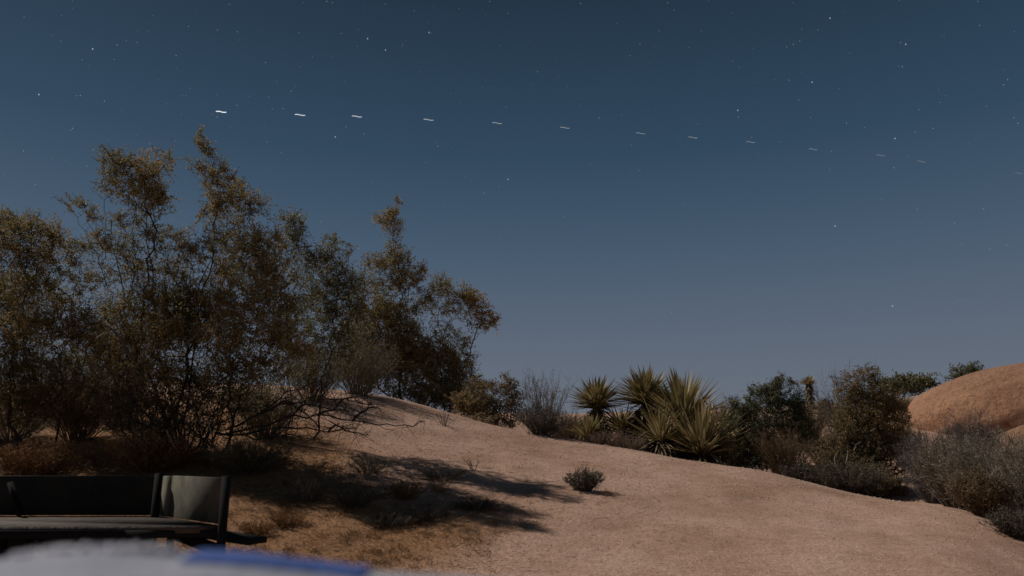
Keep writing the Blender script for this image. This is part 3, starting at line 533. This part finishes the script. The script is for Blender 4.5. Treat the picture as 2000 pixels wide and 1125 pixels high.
bb = bush('brown_bush', 'tall brown and dark green bush with bare grey twigs on top, left of the boulder', 'bush', hroot(1690, 12.6), [(1690,728,26,12,.35,0),(1655,745,24,15,.35,0),(1700,748,22,16,.5,0),(1665,772,32,20,.8,0),(1705,780,34,22,.9,0),(1740,800,24,22,.9,0,.2),(1765,815,14,16,.7,0),(1672,826,40,32,1,0),(1722,832,36,32,1,-.1,.35),(1650,870,34,30,.9,.1,-.1),(1700,880,42,34,1.2,0,-.2),(1745,870,24,26,.8,0,.3),(1650,925,44,30,1,-.2,-.2),(1620,900,30,26,.6,0,-.1),(1740,915,26,26,.8,0,.1),(1690,955,50,22,1,-.3,-.2),(1690,926,40,30,1.2,-.2,-.3),(1720,945,24,20,1,-.2,-.3)], 13.4, 'brownleaf', nroots=9, spread=.3, tw=160, leaf=(.018,.034), twlen=.3)
for p in [[(1668,880),(1673,868),(1684,862)], [(1673,870),(1664,864)], [(1632,908),(1630,895),(1634,885)], [(1652,905),(1656,890),(1655,880)], [(1700,842),(1712,836)]]:
    s = Soup(); bare(p, 11.4 if p[0][1] > 850 else 12.4, .012, .95, s, 0, .1, .004); o = link('dead_limb', s.mesh('dead_limb'), M['bark'], bb, np.array(bb.location))
shrub('dry_shrub', 'straw coloured dry shrub in front of the dark conical bush', 'shrub', 1535, 11.9, pw(125, 12), .86, 'straw', 120, fine=9, r=.0055, up=.4, vb=.35)
shrub('dark_shrub', 'low dark shrub on the crest in front of the straw coloured one', 'shrub', 1580, 11.5, pw(110, 11.6), .34, 'darktwig', 130, fine=12, leaves=6000, lsize=.02, r=.005, vb=.3)
shrub('dark_shrub', 'low dark shrub at the foot of the tall brown bush', 'shrub', 1655, 11.0, pw(150, 11), .42, 'darktwig', 150, fine=12, leaves=8000, lsize=.02, r=.005, vb=.35)
shrub('brown_shrub', 'brown shrub between the conical bush and the tall brown bush', 'shrub', 1612, 15.5, pw(95, 15.5), .95, 'straw', 90, fine=9, r=.005, vb=.15)
shrub('dry_shrub', 'small rusty dry shrub on the sand gap left of the grey shrubs', 'shrub', 1755, 13.2, pw(70, 13), .3, 'grass', 70, fine=8, r=.004, vb=.4)
shrub('purple_shrub', 'purplish grey shrub below the left end of the boulder', 'shrub', 1822, 12.4, pw(120, 12), 1.2, 'purple', 150, fine=12, r=.005, leaves=4000, lsize=.02)
shrub('purple_shrub', 'dark purplish shrub under the crevice of the boulder', 'shrub', 1905, 14, pw(120, 14), 1.3, 'purple', 130, fine=12, r=.005, leaves=5000, lsize=.022, vb=.3)
for px, Y, w, h, mt, vb, lb in [(1875, 9.6, 150, .95, 'sage', .45, 'grey green sage shrub at the left end of the large grey mass'), (1965, 9.0, 190, 1.02, 'sage', .55, 'largest grey sage shrub, its tips reaching up to the boulder'), (2060, 8.2, 190, 1.1, 'sage', .5, 'grey sage shrub cut by the right edge of the picture'), (1925, 8.5, 110, .5, 'straw', .3, 'brownish low shrub in front of the large grey sage')]:
    shrub('sage_shrub', lb, 'shrub', px, Y, pw(w, Y)*1.15, h, mt, 190, fine=12, r=.0058, leaves=6000, lsize=.017, vb=vb, group='grey sage shrubs at the right')
shrub('dark_shrub', 'small dark shrub low at the right edge where the sand ends', 'shrub', 1985, 7.5, pw(120, 7.5), .26, 'darktwig', 110, fine=10, leaves=3000, lsize=.015, r=.004, vb=.3)
bush('far_bush', 'distant dark rounded bush on the skyline left of the boulder', 'bush', gp(1775, 27.5), [(1742,754,22,9,1,0),(1768,746,24,9,1.1,0,.2),(1798,748,26,9,.8,0,.2),(1770,762,40,10,1.2,0),(1822,755,10,8,.5,0)], 27.5, 'juniper', nroots=4, spread=.5, tw=60, leaf=(.04,.08), twlen=.5)
bush('far_bush', 'distant sparse bush peeping over the top of the boulder', 'bush', gp(1878, 27.5), [(1862,738,14,11,.8,0),(1880,728,18,9,.8,0),(1903,724,14,8,.7,0),(1885,748,26,12,1,0)], 27.5, 'juniper', nroots=4, spread=.5, tw=50, leaf=(.04,.07), twlen=.5)

# ---------------------------------------------------------------- boulders
def boulder(label, c, r, tilt, mat, seed, sub=5, crease=.0, name='boulder', group=None):
    import bmesh
    bm = bmesh.new(); bmesh.ops.create_icosphere(bm, subdivisions=sub, radius=1)
    me = bpy.data.meshes.new(name); bm.to_mesh(me); bm.free()
    P = np.array([v.co[:] for v in me.vertices]); p = np.sign(P)*np.abs(P)**.92
    N = snoise(P[:, 0]+P[:, 2]*.7, P[:, 1]-P[:, 2]*.6, 1.7, seed)*.07+snoise(P[:, 0]-P[:, 2], P[:, 1]+P[:, 2]*.8, .5, seed+1)*.018
    p = p*(1+N)[:, None]
    if crease:
        dl = P[:, 2]-(.12+1.1*(P[:, 0]+.43)+.03*np.sin(P[:, 0]*23)); mk_ = np.clip((P[:, 0]+.52)/.2, 0, 1)*np.clip((-P[:, 1])/.2, 0, 1)
        p *= (1-mk_*(.13*np.exp(-(dl/.045)**2)*(1 if crease else 0)+.08/(1+np.exp(np.clip(dl/.02, -40, 40)))))[:, None]
    p = p*np.array(r); a = tilt; ca, sa = math.cos(a), math.sin(a)
    p = np.stack([p[:, 0]*ca-p[:, 2]*sa, p[:, 1], p[:, 0]*sa+p[:, 2]*ca], 1)
    me.vertices.foreach_set('co', p.astype(np.float32).ravel()); me.polygons.foreach_set('use_smooth', np.ones(len(me.polygons), bool)); me.update()
    o = bpy.data.objects.new(name, me); C.objects.link(o); me.materials.append(M[mat]); o.location = [float(v) for v in c]
    return tag(o, label, 'boulder' if name == 'boulder' else 'rock', group)
boulder('huge smooth orange boulder at the right edge rising against the sky', at(2068, 817, 20), (3.6, 3.0, 1.5), R(1), 'rock', 21, 6, crease=.1)
boulder('lower rounded boulder tucked under the huge orange one', at(2090, 870, 17.5), (2.2, 1.6, .7), R(14), 'rock', 31)
for px, py, r, lb in [(1742, 790, (.75,.5,.18), 'pale rock on the far slope below the distant dark bush'), (1800, 784, (.7,.5,.2), 'pale rock touching the left end of the huge boulder'), (1600, 800, (.8,.5,.25), 'pale rock behind the gap beside the conical bush'), (1775, 797, (.4,.3,.14), 'small whitish rock low on the far slope')]:
    boulder(lb, at(px, py, 25.5), r, 0, 'palerock', px, 4, name='rock', group='pale rocks on the far slope')
boulder('tiny white stone in the shadow of the big bush', gp(714, 7.9)+[0, 0, .012], (.022, .02, .018), .3, 'palerock', 5, 3, name='stone')

# ---------------------------------------------------------------- wooden bench
def boxm(s, c0, c1, w, h, v=.5):
    """bevel-free beam from c0 to c1 with width w (horizontal) and height h"""
    c0 = np.array(c0, float); c1 = np.array(c1, float); d = unit((c1-c0)[None])[0]
    up = np.array([0, 0, 1.]) if abs(d[2]) < .9 else np.array([0, 1., 0]); sd = unit(np.cross(d, up)[None])[0]; u2 = np.cross(sd, d)
    be = min(w, h)*.12; prof = [(-w/2+be, -h/2), (w/2-be, -h/2), (w/2, -h/2+be), (w/2, h/2-be), (w/2-be, h/2), (-w/2+be, h/2), (-w/2, h/2-be), (-w/2, -h/2+be)]
    V = np.array([[c+sd*a+u2*b_ for a, b_ in prof] for c in (c0, c1)]).reshape(-1, 3); t = []
    for i in range(8): j = (i+1) % 8; t += [(i, j, 8+j), (i, 8+j, 8+i)]
    for i in range(1, 7): t += [(0, i+1, i), (8, 8+i, 9+i)]
    s.add(V, np.array(t), np.full(16, v))
def w3(px, Y, z): return np.array([(px-1000)/F*(Y*cp+(.8-EYE)*sn), Y, z])
bx = w3(-60, 5.8, 0); bench = thing('wooden_bench', 'dark weathered wooden bench with solid back and a moonlit end panel at lower left', 'bench', w3(150, 5.7, float(hz((150-1000)/F*5.7, 5.7))))
org = np.array(bench.location)
def part(name, beams, mat):
    s = Soup()
    for bm_ in beams: boxm(s, *bm_)
    return link(name, s.mesh(name), M[mat], bench, org)
SZ, TZ = .655, .965
def panel(name, a, b_, z0, z1, th, mat, v=.5, boards=1):
    hgt = (z1-z0)/boards; return part(name, [((a[0], a[1], z0+hgt*(i+.5)), (b_[0], b_[1], z0+hgt*(i+.5)), th, hgt-.004, v+.08*((i*7) % 3-1)) for i in range(boards)], mat)
A0 = w3(-420, 6.12, 0); A1 = w3(312, 6.12, 0); B1 = w3(432, 5.32, 0); B0 = w3(318, 6.06, 0)
panel('back_panel', A0, A1, SZ+.003, TZ, .035, 'shadewood', .3)
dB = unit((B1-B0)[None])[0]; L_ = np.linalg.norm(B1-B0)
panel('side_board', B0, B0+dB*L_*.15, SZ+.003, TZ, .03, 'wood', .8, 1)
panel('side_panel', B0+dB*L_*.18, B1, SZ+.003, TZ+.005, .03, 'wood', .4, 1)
# seat: polygon slab with planks
sv = Soup(); poly = [w3(-400, 6.1, 0), w3(314, 6.1, 0), w3(434, 5.26, 0), w3(380, 5.2, 0), w3(250, 5.18, 0), w3(-400, 5.18, 0)]
nq = len(poly); Vt = [[p[0], p[1], SZ] for p in poly]+[[p[0], p[1], SZ-.045] for p in poly]
tt = [(0, i, i+1) for i in range(1, nq-1)]+[(nq, nq+i+1, nq+i) for i in range(1, nq-1)]
for i in range(nq): j = (i+1) % nq; tt += [(i, nq+i, nq+j), (i, nq+j, j)]
sv.add(np.array(Vt), np.array(tt), np.full(2*nq, .4)); link('seat', sv.mesh('seat'), M['woodred'], bench, org)
part('seat_rail', [(w3(-400, 5.16, SZ-.05), w3(250, 5.16, SZ-.05), .03, .05), (w3(250, 5.165, SZ-.05), w3(436, 5.25, SZ-.05), .03, .05)], 'iron')
GZ = -.05
for a, b_, w_ in [(w3(438.5, 5.25, GZ), w3(438.5, 5.25, TZ+.015), .05), (w3(306, 5.97, GZ+.1), w3(306, 5.97, TZ+.02), .05), (w3(8, 5.3, GZ), w3(8, 5.3, SZ-.05), .1), (w3(340, 5.5, GZ), w3(340, 5.5, SZ-.06), .035)]:
    part('post', [(a, b_, w_, .05)], 'iron')
panel('lower_panel', w3(-400, 5.95, 0), w3(300, 5.95, 0), .12, SZ-.06, .03, 'shadewood', .35, 1)
part('brace', [(w3(45, 6.0, SZ+.01), w3(15, 6.0, TZ-.05), .03, .04)], 'iron')
part('brace', [(w3(60, 5.5, SZ-.06), w3(90, 5.5, .35), .04, .04)], 'iron')
part('cross_beam', [(w3(318, 5.9, .58), w3(434, 5.3, .49), .05, .07)], 'iron')
part('cross_beam', [(w3(322, 5.95, .42), w3(434, 5.32, .35), .04, .05)], 'wood')
part('plank', [(w3(395, 5.55, .585), w3(508, 5.35, .545), .2, .04)], 'iron')

# ---------------------------------------------------------------- table and blanket close to the lens
TT = .965
tb = thing('camp_table', 'small camp table under the pale blanket just below the lens', 'table', (-.12, .18, float(hz(-.12, .18))))
org = np.array(tb.location)
s = Soup(); boxm(s, (-.72, .34, TT-.02), (.3, .34, TT-.02), .6, .03, .5); link('tabletop', s.mesh('tabletop'), M['wood'], tb, org)
for lx in (-.66, .24):
    for ly in (.1, .58):
        s = Soup(); s.sticks(np.array([lx, ly, -.05]), np.array([lx, ly, TT-.03]), .012, .012, .5, 10); link('leg', s.mesh('leg'), M['iron'], tb, org)
# blanket: far edge follows a soft curve
edge = [(-300, 1096), (-100, 1084), (0, 1084), (60, 1074), (130, 1066), (220, 1063), (300, 1065), (380, 1069), (480, 1078), (600, 1092), (700, 1104), (800, 1114), (950, 1122), (1100, 1130), (1300, 1145)]
ex = np.array([e[0] for e in edge], float); ey = np.array([e[1] for e in edge], float)
nxb, nyb = 120, 40; Yed = .64
pxs = np.linspace(-260, 1250, nxb); pys = np.interp(pxs, ex, ey)
def blanket_grid(p0, p1, t0, t1, nx_, ny_, th, dz=0.):
    pxs = np.linspace(p0, p1, nx_); pys = np.interp(pxs, ex, ey); E = at(pxs, pys, Yed); G = []
    for t in np.linspace(t0, t1, ny_):
        p = E.copy(); p[:, 1] = Yed-t*.64; p[:, 2] = E[:, 2]*(1-min(t*3, 1))+(.995+.0*t)*min(t*3, 1)
        p[:, 2] += 0.0022*snoise(p[:, 0], p[:, 1], .16, 40)+.0012*snoise(p[:, 0], p[:, 1], .03, 41)-.004*math.exp(-t*26)+dz+.001; G.append(p)
    G = np.array(G); n_ = nx_*ny_; V = np.concatenate([G.reshape(-1, 3), (G-[0, 0, th]).reshape(-1, 3)]); idx = np.arange(n_).reshape(ny_, nx_)
    a, b_, c, d = idx[:-1, :-1], idx[:-1, 1:], idx[1:, 1:], idx[1:, :-1]
    T = np.concatenate([np.stack([a, c, b_], -1).reshape(-1, 3), np.stack([a, d, c], -1).reshape(-1, 3)]); T = np.concatenate([T, T[:, ::-1]+n_])
    bd = np.concatenate([idx[0], idx[1:, -1], idx[-1, ::-1][1:], idx[::-1, 0][1:]]); q = np.stack([bd[:-1], bd[1:]], 1)
    T = np.concatenate([T, np.stack([q[:, 0], q[:, 1], q[:, 1]+n_], -1), np.stack([q[:, 0], q[:, 1]+n_, q[:, 0]+n_], -1)])
    return V, T
bk = thing('blanket', 'blurred pale grey blanket with a blue border close to the lens at lower left', 'blanket', (-.12, .2, TT))
org = np.array(bk.location)
V, T = blanket_grid(-260, 1250, 0, 1, 140, 44, .012); link('fleece', tri_mesh('fleece', V, T, None, True), M['fleece'], bk, org)
V, T = blanket_grid(392, 725, -.012, .06, 60, 8, .02, .0022); link('border', tri_mesh('border', V, T, None, True), M['blue'], bk, org)
s = Soup()
for i_ in range(56):
    px = 20+i_*5.8+rng.uniform(-3, 3); p = at(px, np.interp(px, ex, ey)+rng.uniform(13, 20), Yed-.01+rng.uniform(-.006, .0)); k = 12
    d = unit(rng.normal(size=(k, 3))+[0, 0, .5]); s.leaves(np.repeat(p[None], k, 0)+[0, 0, .002], d, .006, .0017, .9*np.ones(k))
M['tuft'] = mat_v('white_tuft', [(.5,.5,.54), (.75,.75,.8)], .9, .55)
link('fringe', s.mesh('fringe'), M['tuft'], bk, org)

# ---------------------------------------------------------------- stars and the row of satellites
def emis(name, c, st):
    m = bpy.data.materials.new(name); m.use_nodes = True; n = m.node_tree; n.nodes.clear()
    o = n.nodes.new('ShaderNodeOutputMaterial'); e = n.nodes.new('ShaderNodeEmission'); e.inputs[0].default_value = (*c, 1); e.inputs[1].default_value = st
    n.links.new(e.outputs[0], o.inputs[0]); m.cycles.emission_sampling = 'NONE'; return m
SD = 3000.
def sky_pt(px, py):
    u = (px-1000)/F; v = (562.5-py)/F; d = np.array([u, cp-v*sn, sn+v*cp]); return d/np.linalg.norm(d)*SD
import bmesh
bm = bmesh.new(); bmesh.ops.create_icosphere(bm, subdivisions=1, radius=1.); starme = bpy.data.meshes.new('star'); bm.to_mesh(starme); bm.free()
SM = [emis('star_light_%s' % k, (.85, .93, 1), st) for k, st in (('faint', .14), ('mid', .24), ('bright', .46))]
sms = []
for m_ in SM: q = starme.copy(); q.materials.append(m_); sms.append(q)
stars = [(181,95,2),(229,87,1),(76,184,2),(157,186,1),(204,197,1),(142,250,1),(344,108,1),(46,294,1),(655,267,2),(718,75,2),(753,97,2),(838,63,2),(793,79,0),(569,178,1),(711,261,1),(676,247,1),(516,245,0),(424,228,1),(992,350,2),(1034,81,0),(945,377,1),(638,2,1),(1134,6,1),(1304,5,1),(1621,35,2),(1769,86,2),(1762,130,1),(1586,160,2),(1968,155,1),(1441,215,2),(1442,228,1),(1653,240,1),(1748,270,2),(1746,327,1),(1631,441,2),(1864,435,1),(1743,597,2),(1334,397,1),(1311,610,1),(1224,515,1),(365,445,2),(1822,250,1),(1892,280,0),(1549,86,1),(1480,300,0),(1232,343,0),(1089,377,0),(855,285,1),(882,288,0),(560,310,0),(521,330,0),(770,318,0),(755,306,0),(1170,230,1),(1840,70,0),(1988,240,1),(1090,150,0),(1960,165,1),(443,310,0),(820,140,0),(905,640,0),(1397,500,0),(1921,407,1),(1556,420,0),(1690,520,0),(585,130,0),(290,60,0),(120,30,0),(900,200,0),(1270,120,0),(1370,60,0),(1500,390,0),(1040,560,0),(1600,560,0),(1930,520,0),(700,58,0),(650,110,0),(1205,45,0)]
ords = ['first','second','third','fourth','fifth','sixth','seventh','eighth','ninth','tenth','eleventh','twelfth','thirteenth']
sats = [(432,218),(586,224),(697,227),(837,233.5),(971,240),(1103,249),(1251,260),(1353,268),(1466,277),(1588,291),(1720,303),(1800,315),(1990,338)]
special = {(1743,597): 'lowest bright star, alone above the dark bush left of the boulder', (365,445): 'bright star shining through the gap in the tallest bush', (992,350): 'bright star alone in the middle of the sky below the streaks', (181,95): 'bright star in the upper left corner of the sky', (1631,441): 'bright star alone low in the right half of the sky'}
groups = {}
for px, py, k in stars:
    i = sum(1 for a in sats if a[0] < px); ly = float(np.interp(px, [a[0] for a in sats], [a[1] for a in sats])); d = py-ly
    where = 'left of the first light streak' if i == 0 else 'between streaks %s and %s' % (ords[i-1], ords[min(i, 12)])
    vert = 'high above' if d < -110 else ('above' if d < 0 else ('below' if d < 110 else 'far below'))
    groups.setdefault((vert, where), []).append((py, px, k))
slabel = {}
for (vert, where), L in groups.items():
    L.sort(); size = ('faint', 'small', 'bright')
    for j, (py, px, k) in enumerate(L):
        if i is not None: base = '%s star %s the row, %s' % (size[k], vert, where)
        slabel[(px, py)] = base if len(L) == 1 else base+', %s in height' % ('highest' if j == 0 else ('lowest' if j == len(L)-1 else ords[j]+' from the top'))
        slabel[(px, py)] = slabel[(px, py)].replace(', highest in height', ', the highest there').replace(', lowest in height', ', the lowest there').replace(' from the top in height', ' from the top')
for px, py, k in stars:
    o = bpy.data.objects.new('star', sms[k]); C.objects.link(o); o.location = sky_pt(px, py).tolist()
    r = (1., 1.2, 1.5)[k]*SD/F*.8; o.scale = (r*.8, r*.8, r*1.25)
    tag(o, special.get((px, py), slabel[(px, py)]), 'star', 'stars in the night sky')
s = Soup()
ipts = np.array([v.co[:] for v in starme.vertices]); itri = np.array([p.vertices[:] for p in starme.polygons])
for _ in range(330):
    px, py = rng.uniform(-200, 2200), 680*rng.random()**1.2-40; r = rng.uniform(.45, .9)*SD/F
    s.add(ipts*r+sky_pt(px, py), itri, np.zeros(len(ipts)))
tag(link('faint_stars', s.mesh('faint_stars'), emis('faint_starlight', (.8, .9, 1), .22)), 'countless faint stars', None, None, 'stuff')
sats = [(432,218),(586,224),(697,227),(837,233.5),(971,240),(1103,249),(1251,260),(1353,268),(1466,277),(1588,291),(1720,303),(1800,315),(1990,338)]
ords = ['first','second','third','fourth','fifth','sixth','seventh','eighth','ninth','tenth','eleventh','twelfth','thirteenth']
for i, (px, py) in enumerate(sats):
    f = i/12; hw = 10-2.2*f; r = (.62-.22*f)*SD/F; s = Soup()
    p = [sky_pt(px+hw*a, py+b_) for a, b_ in ((-1, -.9), (-.5, -1.1), (-.15, -.6), (.15, .4), (.5, .9), (1, .8))]
    p = np.array(p); s.sticks(p[:-1], p[1:], r, r, 0, 6); c = sky_pt(px, py)
    o = link('satellite', s.mesh('satellite'), emis('satellite_light', (.9, .96, 1), [1.25,.9,.7,.5,.36,.33,.27,.29,.26,.24,.22,.21,.16][i]), None, c)
    tag(o, ('brightest wavy white streak of light above the tallest bush, first of the row', )[0] if i == 0 else ('last and faintest wavy streak of light, at the right edge of the sky' if i == 12 else 'wavy white streak of light, %s from the left in the row across the sky' % ords[i]), 'satellite', 'row of satellites crossing the sky')
print('verts', sum(len(m.vertices) for m in bpy.data.meshes))
